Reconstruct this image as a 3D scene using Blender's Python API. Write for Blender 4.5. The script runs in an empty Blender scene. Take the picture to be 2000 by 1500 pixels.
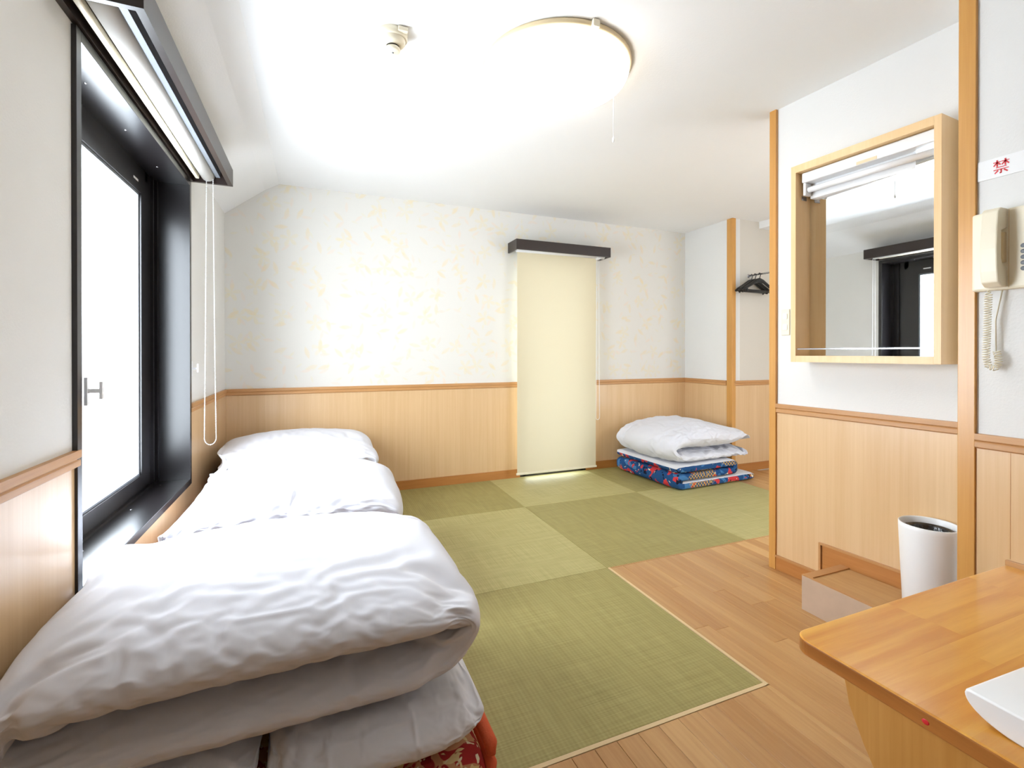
import bpy, bmesh, math, random
import numpy as np
from mathutils import Vector, noise, Matrix
random.seed(7)
sc = bpy.context.scene
COL = sc.collection
# ---------------------------------------------------------------- camera
cd = bpy.data.cameras.new('camera'); cam = bpy.data.objects.new('camera', cd); COL.objects.link(cam)
cam.location = (.6185, 0, 1.145)
cam.rotation_euler = (math.pi/2 - .0033, 0, -.3904)
cd.sensor_width = 36; cd.lens = 929.57/2000*36; cd.shift_y = -58.2/2000; cd.clip_start = .02
sc.camera = cam
# ---------------------------------------------------------------- world, daylight, exposure
w = bpy.data.worlds.new('world'); sc.world = w; w.use_nodes = True
bg = w.node_tree.nodes['Background']; bg.inputs[0].default_value = (.84, .92, 1, 1); bg.inputs[1].default_value = 2.2
sc.view_settings.view_transform = 'Standard'; sc.view_settings.look = 'None'
sc.view_settings.gamma = 1; sc.view_settings.use_curve_mapping = False
sc.view_settings.exposure = 1.32
def area(name, loc, rot, sx, sy, power, col):
    l = bpy.data.lights.new(name, 'AREA'); l.shape = 'RECTANGLE'; l.size = sx; l.size_y = sy; l.energy = power; l.color = col
    o = bpy.data.objects.new(name, l); COL.objects.link(o); o.location = loc; o.rotation_euler = rot
    return o
area('daylight_left', (-.26, 2.25, 1.24), (0, -math.pi/2, 0), 1.4, 1.0, 41, (.86, .925, 1))
area('daylight_back', (2.7, 4.75, 1.1), (-math.pi/2, 0, 0), 1.0, 2.0, 9, (.85, .93, 1))

# ---------------------------------------------------------------- constants (metres)
D, RAIL, H = 4.026, .868, 2.427
XR, YA = 4.288, 3.40           # right stub wall, alcove wall
XPH = 2.66                      # telephone wall
PA = Vector((2.8749, 1.796, 0)); PT = Vector((.0635, -.998, 0)).normalized(); PN = Vector((PT.y, -PT.x, 0))
if PN.x > 0: PN = -PN
def pp(s, o, z): q = PA + PT*s + PN*o; return (q.x, q.y, z)

# ---------------------------------------------------------------- node helpers / materials
def newmat(name):
    m = bpy.data.materials.new(name); m.use_nodes = True
    nt = m.node_tree; return m, nt, nt.nodes['Principled BSDF']
def lin(c):
    return tuple((x/255/12.92 if x/255 <= .04045 else ((x/255+.055)/1.055)**2.4) for x in c) + (1,)
def plain(name, c, rough=.5, metal=0, bump=0, bscale=60, spec=.5, var=0, vscale=4, coat=0, trans=0):
    m, nt, b = newmat(name); col = lin(c)
    b.inputs['Base Color'].default_value = col; b.inputs['Roughness'].default_value = rough
    b.inputs['Metallic'].default_value = metal; b.inputs['Specular IOR Level'].default_value = spec
    b.inputs['Coat Weight'].default_value = coat
    tc = nt.nodes.new('ShaderNodeTexCoord')
    n2 = nt.nodes.new('ShaderNodeTexNoise'); n2.inputs['Scale'].default_value = vscale; n2.inputs['Detail'].default_value = 4
    nt.links.new(tc.outputs['Object'], n2.inputs['Vector'])
    mx = nt.nodes.new('ShaderNodeMix'); mx.data_type = 'RGBA'
    v = max(var, .01)
    mx.inputs[6].default_value = tuple(x*(1-v) for x in col[:3])+(1,); mx.inputs[7].default_value = tuple(min(1, x*(1+v)) for x in col[:3])+(1,)
    nt.links.new(n2.outputs['Fac'], mx.inputs[0]); nt.links.new(mx.outputs[2], b.inputs['Base Color'])
    if bump:
        n = nt.nodes.new('ShaderNodeTexNoise'); n.inputs['Scale'].default_value = bscale; n.inputs['Detail'].default_value = 5
        nt.links.new(tc.outputs['Object'], n.inputs['Vector'])
        bp = nt.nodes.new('ShaderNodeBump'); bp.inputs['Strength'].default_value = bump; bp.inputs['Distance'].default_value = .01
        nt.links.new(n.outputs['Fac'], bp.inputs['Height']); nt.links.new(bp.outputs['Normal'], b.inputs['Normal'])
    return m
def wood(name, c1, c2, stretch=(40, 40, 2), rough=.35, rnd=0., figure=0., coat=0., spec=.5):
    """grain = noise squeezed along two axes; rnd = tone change per object; figure = broad cathedral bands"""
    m, nt, b = newmat(name); L = nt.links.new
    geo = nt.nodes.new('ShaderNodeNewGeometry'); oi = nt.nodes.new('ShaderNodeObjectInfo')
    add = nt.nodes.new('ShaderNodeVectorMath'); add.operation = 'MULTIPLY_ADD'
    L(oi.outputs['Random'], add.inputs[0]); add.inputs[1].default_value = (9*bool(rnd),)*3; L(geo.outputs['Position'], add.inputs[2])
    mp = nt.nodes.new('ShaderNodeMapping'); mp.inputs['Scale'].default_value = stretch; L(add.outputs[0], mp.inputs['Vector'])
    n1 = nt.nodes.new('ShaderNodeTexNoise'); n1.inputs['Scale'].default_value = 1; n1.inputs['Detail'].default_value = 8; n1.inputs['Roughness'].default_value = .65; n1.inputs['Distortion'].default_value = .3
    L(mp.outputs[0], n1.inputs['Vector'])
    mp2 = nt.nodes.new('ShaderNodeMapping'); mp2.inputs['Scale'].default_value = tuple(s*.16 for s in stretch); L(add.outputs[0], mp2.inputs['Vector'])
    n2 = nt.nodes.new('ShaderNodeTexNoise'); n2.inputs['Scale'].default_value = 1; n2.inputs['Detail'].default_value = 3; L(mp2.outputs[0], n2.inputs['Vector'])
    fac = nt.nodes.new('ShaderNodeMath'); fac.operation = 'MULTIPLY_ADD'; L(n1.outputs['Fac'], fac.inputs[0]); fac.inputs[1].default_value = .55
    f2 = nt.nodes.new('ShaderNodeMath'); f2.operation = 'MULTIPLY'; L(n2.outputs['Fac'], f2.inputs[0]); f2.inputs[1].default_value = .45; L(f2.outputs[0], fac.inputs[2])
    last = fac.outputs[0]
    if figure:
        wv = nt.nodes.new('ShaderNodeMath'); wv.operation = 'MULTIPLY'; L(n2.outputs['Fac'], wv.inputs[0]); wv.inputs[1].default_value = 42
        sn = nt.nodes.new('ShaderNodeMath'); sn.operation = 'SINE'; L(wv.outputs[0], sn.inputs[0])
        a2 = nt.nodes.new('ShaderNodeMath'); a2.operation = 'MULTIPLY_ADD'; L(sn.outputs[0], a2.inputs[0]); a2.inputs[1].default_value = figure; L(last, a2.inputs[2]); last = a2.outputs[0]
    if rnd:
        r2 = nt.nodes.new('ShaderNodeMath'); r2.operation = 'MULTIPLY_ADD'; L(oi.outputs['Random'], r2.inputs[0]); r2.inputs[1].default_value = rnd
        s2 = nt.nodes.new('ShaderNodeMath'); s2.operation = 'SUBTRACT'; L(last, s2.inputs[0]); s2.inputs[1].default_value = rnd/2
        L(s2.outputs[0], r2.inputs[2]); last = r2.outputs[0]
    cr = nt.nodes.new('ShaderNodeValToRGB'); cr.color_ramp.elements[0].position = .3; cr.color_ramp.elements[1].position = .7
    cr.color_ramp.elements[0].color = lin(c1); cr.color_ramp.elements[1].color = lin(c2)
    L(last, cr.inputs[0]); L(cr.outputs[0], b.inputs['Base Color'])
    b.inputs['Roughness'].default_value = rough; b.inputs['Coat Weight'].default_value = coat; b.inputs['Coat Roughness'].default_value = .12
    b.inputs['Specular IOR Level'].default_value = spec
    bp = nt.nodes.new('ShaderNodeBump'); bp.inputs['Strength'].default_value = .06; bp.inputs['Distance'].default_value = .004
    L(n1.outputs['Fac'], bp.inputs['Height']); L(bp.outputs['Normal'], b.inputs['Normal'])
    return m
M = {}
M['wallshade'] = plain('wallpaper_shaded', (216, 210, 199), .85, bump=.12, bscale=140, var=.015)  # alcove wall only: its dimmer light is painted in as a darker tone
M['wall'] = plain('wallpaper_plain', (230, 228, 223), .85, bump=.12, bscale=140, var=.015)
M['wallwhite'] = plain('wallpaper_white', (230, 229, 226), .85, bump=.12, bscale=140, var=.012)
M['ceil'] = plain('ceiling_paper', (242, 242, 241), .9, bump=.08, bscale=120, var=.01)
M['panel'] = wood('wainscot_veneer', (213, 174, 126), (228, 194, 150), (70, 70, 1.6), .3, coat=.3)
M['rail'] = wood('rail_wood', (184, 132, 80), (206, 156, 102), (3, 3, 60), .4)
M['base'] = wood('baseboard_wood', (172, 110, 52), (194, 132, 70), (4, 4, 60), .4)
M['post'] = wood('post_wood', (194, 136, 64), (218, 164, 92), (60, 60, 1.5), .3)
M['floorb'] = wood('floorboard_oak', (178, 128, 74), (208, 164, 108), (55, 2.2, 55), .33, rnd=.26, coat=.15)
M['step'] = wood('step_wood', (178, 132, 82), (204, 162, 108), (40, 3, 40), .45)
M['table'] = wood('varnished_pine', (212, 138, 36), (240, 182, 78), (2.2, 34, 34), .3, rnd=.22, figure=.08, coat=.3)
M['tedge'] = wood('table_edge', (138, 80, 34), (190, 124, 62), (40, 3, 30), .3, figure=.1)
M['maple'] = wood('maple_laminate', (233, 194, 138), (243, 212, 164), (50, 50, 2), .4)
M['mapleIn'] = wood('maple_inside', (206, 150, 80), (220, 168, 98), (50, 50, 2), .4)
M['black'] = plain('black_anodised', (26, 23, 24), .28, 0.0, spec=.6, var=.05)
M['blackm'] = plain('black_matte', (16, 15, 15), .5)
M['brownbox'] = plain('dark_brown_housing', (46, 35, 31), .3, spec=.5)
M['white'] = plain('white_plastic', (240, 240, 240), .35)
M['whitem'] = plain('white_metal', (238, 238, 238), .3, spec=.5)
M['cream'] = plain('cream_plastic', (238, 229, 205), .38)
M['beige'] = plain('beige_plastic', (226, 207, 168), .4)
M['chrome'] = plain('chrome', (200, 200, 205), .15, 1)
M['grey'] = plain('grey_plastic', (120, 124, 130), .4)
M['rubber'] = plain('dark_plastic', (12, 12, 13), .4)
M['mirror'] = plain('mirror_silver', (238, 240, 240), .01, 1)
M['red'] = plain('red_print', (214, 40, 48), .5)
M['liner'] = plain('black_liner', (14, 14, 18), .12, bump=.5, bscale=40, spec=.8)
M['hanger'] = plain('hanger_plastic', (18, 17, 18), .35)
M['roller'] = plain('roller_fabric_white', (238, 236, 230), .7)
M['orange'] = plain('orange_piping', (214, 92, 52), .8, bump=.2, bscale=200)
M['scuffed'] = plain('scuffed_step_face', (196, 170, 146), .55, bump=.1, bscale=40, var=.12, vscale=14)

def fabric(name, c, wr=.06, wscale=7):
    m, nt, b = newmat(name); L = nt.links.new
    b.inputs['Base Color'].default_value = lin(c); b.inputs['Roughness'].default_value = .85
    b.inputs['Sheen Weight'].default_value = .15; b.inputs['Specular IOR Level'].default_value = .2
    tc = nt.nodes.new('ShaderNodeTexCoord')
    mp = nt.nodes.new('ShaderNodeMapping'); mp.inputs['Scale'].default_value = (1, 1, 1.3); mp.inputs['Rotation'].default_value = (0, 0, .5); L(tc.outputs['Object'], mp.inputs[0])
    n = nt.nodes.new('ShaderNodeTexNoise'); n.inputs['Scale'].default_value = wscale; n.inputs['Detail'].default_value = 3; n.inputs['Distortion'].default_value = .2; L(mp.outputs[0], n.inputs['Vector'])
    n2 = nt.nodes.new('ShaderNodeTexNoise'); n2.inputs['Scale'].default_value = 420; L(tc.outputs['Object'], n2.inputs['Vector'])
    a = nt.nodes.new('ShaderNodeMath'); a.operation = 'MULTIPLY_ADD'; L(n2.outputs['Fac'], a.inputs[0]); a.inputs[1].default_value = .012; L(n.outputs['Fac'], a.inputs[2])
    bp = nt.nodes.new('ShaderNodeBump'); bp.inputs['Strength'].default_value = wr; bp.inputs['Distance'].default_value = .03
    L(a.outputs[0], bp.inputs['Height']); L(bp.outputs['Normal'], b.inputs['Normal'])
    return m
M['cotton'] = fabric('white_cotton', (222, 222, 229))
M['sheet'] = fabric('white_sheet', (220, 219, 224), .06, 9)
def futon_print(name, base, blobs, scale):
    m, nt, b = newmat(name); L = nt.links.new
    tc = nt.nodes.new('ShaderNodeTexCoord'); col = None
    prev = nt.nodes.new('ShaderNodeRGB'); prev.outputs[0].default_value = lin(base); col = prev.outputs[0]
    for i, (c, sc_, th, kind) in enumerate(blobs):
        mp = nt.nodes.new('ShaderNodeMapping'); mp.inputs['Location'].default_value = (3.1*i+.4, 1.7*i, 2.3*i); L(tc.outputs['Object'], mp.inputs[0])
        if kind == 'n':
            t = nt.nodes.new('ShaderNodeTexNoise'); t.inputs['Scale'].default_value = sc_*scale; t.inputs['Detail'].default_value = 1; t.inputs['Distortion'].default_value = .8; out = t.outputs['Fac']
        elif kind == 'v':
            t = nt.nodes.new('ShaderNodeTexVoronoi'); t.inputs['Scale'].default_value = sc_*scale; iv = nt.nodes.new('ShaderNodeMath'); iv.operation = 'SUBTRACT'; iv.inputs[0].default_value = 1; L(t.outputs['Distance'], iv.inputs[1]); out = iv.outputs[0]
        else:
            t = nt.nodes.new('ShaderNodeTexNoise'); t.inputs['Scale'].default_value = sc_*scale*.25; t.inputs['Detail'].default_value = 0
            ck = nt.nodes.new('ShaderNodeTexChecker'); ck.inputs['Scale'].default_value = sc_*scale*4; L(mp.outputs[0], ck.inputs['Vector'])
            ml = nt.nodes.new('ShaderNodeMath'); ml.operation = 'MULTIPLY'; L(t.outputs['Fac'], ml.inputs[0]); L(ck.outputs['Fac'], ml.inputs[1]); out = ml.outputs[0]
        L(mp.outputs[0], t.inputs['Vector'])
        g = nt.nodes.new('ShaderNodeMapRange'); g.inputs[1].default_value = th; g.inputs[2].default_value = th+.02; L(out, g.inputs[0])
        mx = nt.nodes.new('ShaderNodeMix'); mx.data_type = 'RGBA'; L(g.outputs[0], mx.inputs[0]); L(col, mx.inputs[6]); mx.inputs[7].default_value = lin(c); col = mx.outputs[2]
    L(col, b.inputs['Base Color']); b.inputs['Roughness'].default_value = .8; b.inputs['Specular IOR Level'].default_value = .2
    return m
M['blueprint'] = futon_print('blue_crane_print', (36, 78, 128), [((70, 120, 170), 5, .58, 'n'), ((205, 62, 66), 6.5, .59, 'n'), ((24, 28, 44), 13, .66, 'n'), ((196, 156, 84), 10, .56, 'c'), ((240, 226, 200), 12, .68, 'n')], 1.5)
M['redprint'] = futon_print('red_floral_print', (168, 44, 42), [((206, 150, 112), 9, .53, 'n'), ((232, 206, 150), 12, .6, 'n'), ((150, 26, 30), 16, .6, 'n'), ((238, 222, 190), 20, .66, 'n')], 2.0)

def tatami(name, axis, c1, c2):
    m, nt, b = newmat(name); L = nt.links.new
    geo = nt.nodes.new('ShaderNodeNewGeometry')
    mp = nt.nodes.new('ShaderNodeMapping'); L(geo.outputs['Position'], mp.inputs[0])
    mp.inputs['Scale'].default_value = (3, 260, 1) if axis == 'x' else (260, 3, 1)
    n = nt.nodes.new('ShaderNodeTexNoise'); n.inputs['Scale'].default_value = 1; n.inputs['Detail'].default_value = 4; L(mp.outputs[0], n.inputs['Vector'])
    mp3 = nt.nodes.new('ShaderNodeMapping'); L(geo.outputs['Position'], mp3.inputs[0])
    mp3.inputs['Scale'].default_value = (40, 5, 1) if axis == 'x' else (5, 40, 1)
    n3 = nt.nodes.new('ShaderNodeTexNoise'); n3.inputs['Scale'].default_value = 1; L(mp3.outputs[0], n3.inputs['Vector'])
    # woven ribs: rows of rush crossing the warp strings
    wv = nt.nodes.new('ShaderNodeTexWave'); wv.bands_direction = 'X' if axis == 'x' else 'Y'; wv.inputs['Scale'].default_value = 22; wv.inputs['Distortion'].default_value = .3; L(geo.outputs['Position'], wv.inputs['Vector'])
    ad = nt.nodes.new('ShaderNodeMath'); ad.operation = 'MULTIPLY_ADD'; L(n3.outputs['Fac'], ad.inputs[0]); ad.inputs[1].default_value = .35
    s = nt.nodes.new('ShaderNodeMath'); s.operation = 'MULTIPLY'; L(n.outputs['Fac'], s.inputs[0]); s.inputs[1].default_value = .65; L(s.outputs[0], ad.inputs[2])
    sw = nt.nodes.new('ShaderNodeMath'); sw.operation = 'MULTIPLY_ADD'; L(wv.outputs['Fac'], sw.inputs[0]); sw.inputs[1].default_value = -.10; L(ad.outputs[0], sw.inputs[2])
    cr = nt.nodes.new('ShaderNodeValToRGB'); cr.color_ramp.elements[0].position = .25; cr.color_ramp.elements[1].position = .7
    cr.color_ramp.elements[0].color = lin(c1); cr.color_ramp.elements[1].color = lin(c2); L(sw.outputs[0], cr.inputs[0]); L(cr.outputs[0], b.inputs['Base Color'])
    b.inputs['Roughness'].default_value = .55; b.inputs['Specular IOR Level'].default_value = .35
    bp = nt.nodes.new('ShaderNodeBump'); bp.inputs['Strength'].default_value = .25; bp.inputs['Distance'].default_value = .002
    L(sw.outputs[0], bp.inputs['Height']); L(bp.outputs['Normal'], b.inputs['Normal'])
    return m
M['tatA'] = tatami('tatami_rush_lengthwise_lit', 'y', (164, 154, 98), (196, 186, 130))  # one rush for all mats; brighter sheen along the weave painted as lighter colour
M['tatB'] = tatami('tatami_rush_crosswise_shaded', 'x', (144, 133, 78), (176, 165, 106))  # same rush turned; its duller sheen is painted as a darker colour
M['tatedge'] = plain('pale_edge_strip', (222, 196, 150), .5)

def wallpaper_floral():
    m, nt, b = newmat('floral_wallpaper'); L = nt.links.new
    geo = nt.nodes.new('ShaderNodeNewGeometry')
    sp = nt.nodes.new('ShaderNodeSeparateXYZ'); L(geo.outputs['Position'], sp.inputs[0])
    cb = nt.nodes.new('ShaderNodeCombineXYZ'); L(sp.outputs[0], cb.inputs[0]); L(sp.outputs[2], cb.inputs[1])
    base = nt.nodes.new('ShaderNodeRGB'); base.outputs[0].default_value = lin((226, 223, 216)); col = base.outputs[0]
    def math_(op, a, bb=None, c=None):
        n = nt.nodes.new('ShaderNodeMath'); n.operation = op
        for i, v in enumerate((a, bb, c)):
            if v is None: continue
            if isinstance(v, (int, float)): n.inputs[i].default_value = v
            else: L(v, n.inputs[i])
        return n.outputs[0]
    def layer(scale, off, colr, Lh, W, strength, petals=0):
        nonlocal col
        mp = nt.nodes.new('ShaderNodeMapping'); mp.inputs['Location'].default_value = off; mp.inputs['Scale'].default_value = (scale,)*3; L(cb.outputs[0], mp.inputs[0])
        v = nt.nodes.new('ShaderNodeTexVoronoi'); v.voronoi_dimensions = '2D'; v.inputs['Scale'].default_value = 1; v.inputs['Randomness'].default_value = .85; L(mp.outputs[0], v.inputs['Vector'])
        d = nt.nodes.new('ShaderNodeVectorMath'); d.operation = 'SUBTRACT'; L(mp.outputs[0], d.inputs[0]); L(v.outputs['Position'], d.inputs[1])
        sr = nt.nodes.new('ShaderNodeSeparateColor'); L(v.outputs['Color'], sr.inputs[0])
        ro = nt.nodes.new('ShaderNodeVectorRotate'); ro.rotation_type = 'Z_AXIS'; L(d.outputs[0], ro.inputs['Vector']); L(math_('MULTIPLY', sr.outputs[0], 6.28), ro.inputs['Angle'])
        s2 = nt.nodes.new('ShaderNodeSeparateXYZ'); L(ro.outputs[0], s2.inputs[0])
        x, y = s2.outputs[0], s2.outputs[1]
        if petals:
            ang = math_('ARCTAN2', y, x); rr = math_('SQRT', math_('ADD', math_('MULTIPLY', x, x), math_('MULTIPLY', y, y)))
            e = math_('SUBTRACT', math_('MULTIPLY', math_('ABSOLUTE', math_('COSINE', math_('MULTIPLY', ang, petals/2))), Lh), rr)
        else:
            q = math_('DIVIDE', x, Lh); e = math_('SUBTRACT', math_('MULTIPLY', math_('SUBTRACT', 1, math_('MULTIPLY', q, q)), W), math_('ABSOLUTE', y))
        g = nt.nodes.new('ShaderNodeMapRange'); g.inputs[1].default_value = 0; g.inputs[2].default_value = .06; L(e, g.inputs[0])
        pres = math_('GREATER_THAN', sr.outputs[1], .3)
        nz = nt.nodes.new('ShaderNodeTexNoise'); nz.inputs['Scale'].default_value = 14; L(cb.outputs[0], nz.inputs['Vector'])
        f = math_('MULTIPLY', math_('MULTIPLY', g.outputs[0], pres), math_('MULTIPLY', nz.outputs['Fac'], strength))
        mx = nt.nodes.new('ShaderNodeMix'); mx.data_type = 'RGBA'; L(f, mx.inputs[0]); L(col, mx.inputs[6]); mx.inputs[7].default_value = lin(colr); col = mx.outputs[2]
    layer(6.5, (0, 0, 0), (232, 212, 168), .36, .13, .75)
    layer(7.5, (3.3, 1.1, 0), (236, 212, 190), .34, .12, .6)
    layer(4.6, (1.3, 5.1, 0), (232, 218, 176), .34, 0, .6, 5)
    layer(9, (7.3, 2.1, 0), (228, 218, 176), .3, .1, .5)
    L(col, b.inputs['Base Color']); b.inputs['Roughness'].default_value = .85; b.inputs['Specular IOR Level'].default_value = .3
    return m
M['floral'] = wallpaper_floral()
def translucent(name, c, tfac, transp=0., rough=.8):
    m, nt, b = newmat(name); L = nt.links.new
    b.inputs['Base Color'].default_value = lin(c); b.inputs['Roughness'].default_value = rough; b.inputs['Specular IOR Level'].default_value = .3
    t = nt.nodes.new('ShaderNodeBsdfTranslucent'); t.inputs[0].default_value = lin(c)
    mx = nt.nodes.new('ShaderNodeMixShader'); mx.inputs[0].default_value = tfac; L(b.outputs[0], mx.inputs[1]); L(t.outputs[0], mx.inputs[2]); out = mx
    if transp:
        tr = nt.nodes.new('ShaderNodeBsdfTransparent'); mx2 = nt.nodes.new('ShaderNodeMixShader'); mx2.inputs[0].default_value = transp
        L(out.outputs[0], mx2.inputs[1]); L(tr.outputs[0], mx2.inputs[2]); out = mx2
    L(out.outputs[0], nt.nodes['Material Output'].inputs['Surface'])
    return m
M['pane'] = translucent('frosted_glass', (245, 250, 252), .8, .7, .15)
M['blind'] = translucent('cream_blind_cloth', (224, 213, 182), .06)
m, nt, b = newmat('lamp_diffuser'); b.inputs['Base Color'].default_value = (.9, .9, .88, 1); b.inputs['Emission Color'].default_value = (1, .975, .93, 1); b.inputs['Emission Strength'].default_value = 3.2; M['lamp'] = m
m, nt, b = newmat('tube_glass'); b.inputs['Base Color'].default_value = (.92, .92, .92, 1); b.inputs['Roughness'].default_value = .25; M['tube'] = m

# ---------------------------------------------------------------- mesh helpers
def link(o, parent=None):
    COL.objects.link(o)
    if parent is not None: o.parent = parent
    return o
def mk(name, verts, faces, mat, parent=None, smooth=False, mats=None, fm=None, bevel=0, seg=2, recalc=True):
    """verts are world coordinates; they are stored relative to the parent chain"""
    off = Vector((0, 0, 0)); p = parent
    while p is not None: off += p.location; p = p.parent
    me = bpy.data.meshes.new(name); me.from_pydata([tuple(Vector(v)-off) for v in verts], [], faces)
    if bevel or recalc:
        bm = bmesh.new(); bm.from_mesh(me)
        if recalc: bmesh.ops.recalc_face_normals(bm, faces=bm.faces)
        if bevel: bmesh.ops.bevel(bm, geom=[e for e in bm.edges if len(e.link_faces) == 2 and e.calc_face_angle(0) > .5], offset=bevel, segments=seg, affect='EDGES', profile=.5)
        bm.to_mesh(me); bm.free()
    for mm in (mats or [mat]): me.materials.append(mm)
    if fm:
        for i, k in enumerate(fm): me.polygons[i].material_index = k
    if smooth:
        for f in me.polygons: f.use_smooth = True
    return link(bpy.data.objects.new(name, me), parent)
BF = [(0, 1, 2, 3), (7, 6, 5, 4), (0, 4, 5, 1), (1, 5, 6, 2), (2, 6, 7, 3), (3, 7, 4, 0)]
def boxv(a, b):
    (x0, y0, z0), (x1, y1, z1) = a, b
    return [(x0, y0, z0), (x1, y0, z0), (x1, y1, z0), (x0, y1, z0), (x0, y0, z1), (x1, y0, z1), (x1, y1, z1), (x0, y1, z1)]
def boxes(lst):
    V, F = [], []
    for a, b in lst:
        n = len(V); V += boxv(a, b); F += [tuple(i+n for i in f) for f in BF]
    return V, F
def box(name, a, b, mat, parent=None, bevel=0, **k): return mk(name, boxv(a, b), BF, mat, parent, bevel=bevel, **k)
def pbox(name, s0, s1, o0, o1, z0, z1, mat, parent=None, bevel=0):   # box in the partition wall's own frame
    V = [pp(s, o, z) for z in (z0, z1) for (s, o) in ((s0, o0), (s1, o0), (s1, o1), (s0, o1))]
    return mk(name, V, BF, mat, parent, bevel=bevel)
def empty(name, loc, label, cat, group=None):
    o = bpy.data.objects.new(name, None); o.location = loc; o.empty_display_size = .05; COL.objects.link(o)
    return tag(o, label, cat, group)
def tag(o, label, cat, group=None):
    o['label'] = label; o['category'] = cat
    if group: o['group'] = group
    return o
def struct(o, label=None):
    o['kind'] = 'structure'
    if label: o['label'] = label
    return o
def sempty(name, loc, label=None):
    o = bpy.data.objects.new(name, None); o.location = loc; o.empty_display_size = .05; COL.objects.link(o); return struct(o, label)
def tubev(pts, r, n=10, caps=True):
    pts = [Vector(p) for p in pts]; V, F = [], []
    up = None
    for i, p in enumerate(pts):
        t = (pts[min(i+1, len(pts)-1)]-pts[max(i-1, 0)]).normalized()
        if up is None: up = Vector((0, 0, 1)) if abs(t.z) < .9 else Vector((1, 0, 0))
        a = t.cross(up).normalized(); bq = a.cross(t).normalized(); up = bq
        rr = r[i] if isinstance(r, (list, tuple)) else r
        for k in range(n):
            th = 2*math.pi*k/n; V.append(tuple(p+(a*math.cos(th)+bq*math.sin(th))*rr))
    for i in range(len(pts)-1):
        for k in range(n): F.append((i*n+k, i*n+(k+1) % n, (i+1)*n+(k+1) % n, (i+1)*n+k))
    if caps: F.append(tuple(range(n))); F.append(tuple(range((len(pts)-1)*n, len(pts)*n)))
    return V, F
def tube(name, pts, r, mat, parent=None, n=10): V, F = tubev(pts, r, n); return mk(name, V, F, mat, parent, smooth=True)
def lathe(name, prof, c, mat, parent=None, n=48, ax='z', smooth=True):
    V, F = [], []
    for (r, z) in prof:
        for k in range(n):
            a = 2*math.pi*k/n; V.append((c[0]+r*math.cos(a), c[1]+r*math.sin(a), c[2]+z))
    for i in range(len(prof)-1):
        for k in range(n): F.append((i*n+k, i*n+(k+1) % n, (i+1)*n+(k+1) % n, (i+1)*n+k))
    o = mk(name, V, F, mat, parent, smooth=smooth); return o
def prism(name, poly, fn, t0, t1, mat, parent=None, bevel=0, smooth=False):
    """polygon (a,b) swept from t0 to t1; fn(a,b,t) -> world point"""
    n = len(poly); V = [fn(a, b, t0) for a, b in poly]+[fn(a, b, t1) for a, b in poly]
    F = [tuple(range(n)), tuple(range(2*n-1, n-1, -1))]+[(i, (i+1) % n, n+(i+1) % n, n+i) for i in range(n)]
    return mk(name, V, F, mat, parent, bevel=bevel, smooth=smooth)
def sphere_into(V, F, c, r, nu=8, nv=5):
    b = len(V); V.append((c[0], c[1], c[2]+r))
    for j in range(1, nv):
        ph = math.pi*j/nv
        for k in range(nu): a = 2*math.pi*k/nu; V.append((c[0]+r*math.sin(ph)*math.cos(a), c[1]+r*math.sin(ph)*math.sin(a), c[2]+r*math.cos(ph)))
    V.append((c[0], c[1], c[2]-r)); e = len(V)-1
    for k in range(nu):
        F.append((b, b+1+k, b+1+(k+1) % nu)); F.append((e, e-nu+(k+1) % nu, e-nu+k))
        for j in range(nv-2): F.append((b+1+j*nu+k, b+1+(j+1)*nu+k, b+1+(j+1)*nu+(k+1) % nu, b+1+j*nu+(k+1) % nu))

# ================================================================ STRUCTURE
YB = -1.7          # wall behind the camera
XE = 5.3           # far side of the passage behind the partition
WN, WF, WB, WT = 1.663, 2.96, .487, 2.045     # left window opening
# ---- floor
floor = struct(box('floor', (-.02, YB, -.12), (XE, D+.02, -.012), M['floorb']))
AX, R1, R2, R3 = 2.0502, 3.226, 2.144, 1.192
cols = [(.0, 1.03), (1.03, AX), (AX, AX+1), (AX+1, 4.1)]
rows = [(R1, D), (R2, R1), (R3, R2)]
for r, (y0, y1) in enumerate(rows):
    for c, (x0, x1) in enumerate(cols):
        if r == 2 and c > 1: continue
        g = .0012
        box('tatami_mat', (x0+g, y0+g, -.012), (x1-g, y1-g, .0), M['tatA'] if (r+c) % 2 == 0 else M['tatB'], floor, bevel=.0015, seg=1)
box('edge_strip', (AX+.001, R3-.012, -.012), (AX+.013, R2-.001, .001), M['tatedge'], floor)
box('edge_strip', (.0, R3-.014, -.012), (AX+.001, R3, .001), M['tatedge'], floor)
box('edge_strip', (AX+.013, R2-.008, -.012), (4.1, R2-.001, .0005), M['rail'], floor)
PW = .076; meshes = {}
rf = random.Random(3)
def boards(x0, x1, y0, y1):
    x = x0
    while x < x1-.004:
        wd = min(PW, x1-x); y = y1+rf.uniform(0, .0)
        first = True
        while y > y0+.002:
            ln = rf.uniform(.25, .9) if first else .9
            first = False
            yb = max(y-ln, y0); key = (round(wd, 3), round(y-yb, 2))
            o = box('floorboard', (x+.0005, yb+.0005, -.012), (x+wd-.0005, y-.0005, 0), M['floorb'], floor, bevel=.0008, seg=1)
            y = yb
        x += wd
boards(AX+.014, 2.95, .3, R2-.009)
boards(2.95, 4.1, 1.6, R2-.009)
boards(4.1, 4.6, 2.0, YA)
boards(.6, AX+.014, .3, R3-.015)
# ---- ceiling with the slope along the window wall
VC = [(.0, 2.165), (.262, 2.368), (.36, H), (XE, H), (XE, H+.1), (-.2, H+.1), (-.2, 2.165)]
struct(prism('ceiling', VC, lambda a, b_, t: (a, t, b_), YB-.1, D+.15, M['ceil']))
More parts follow.
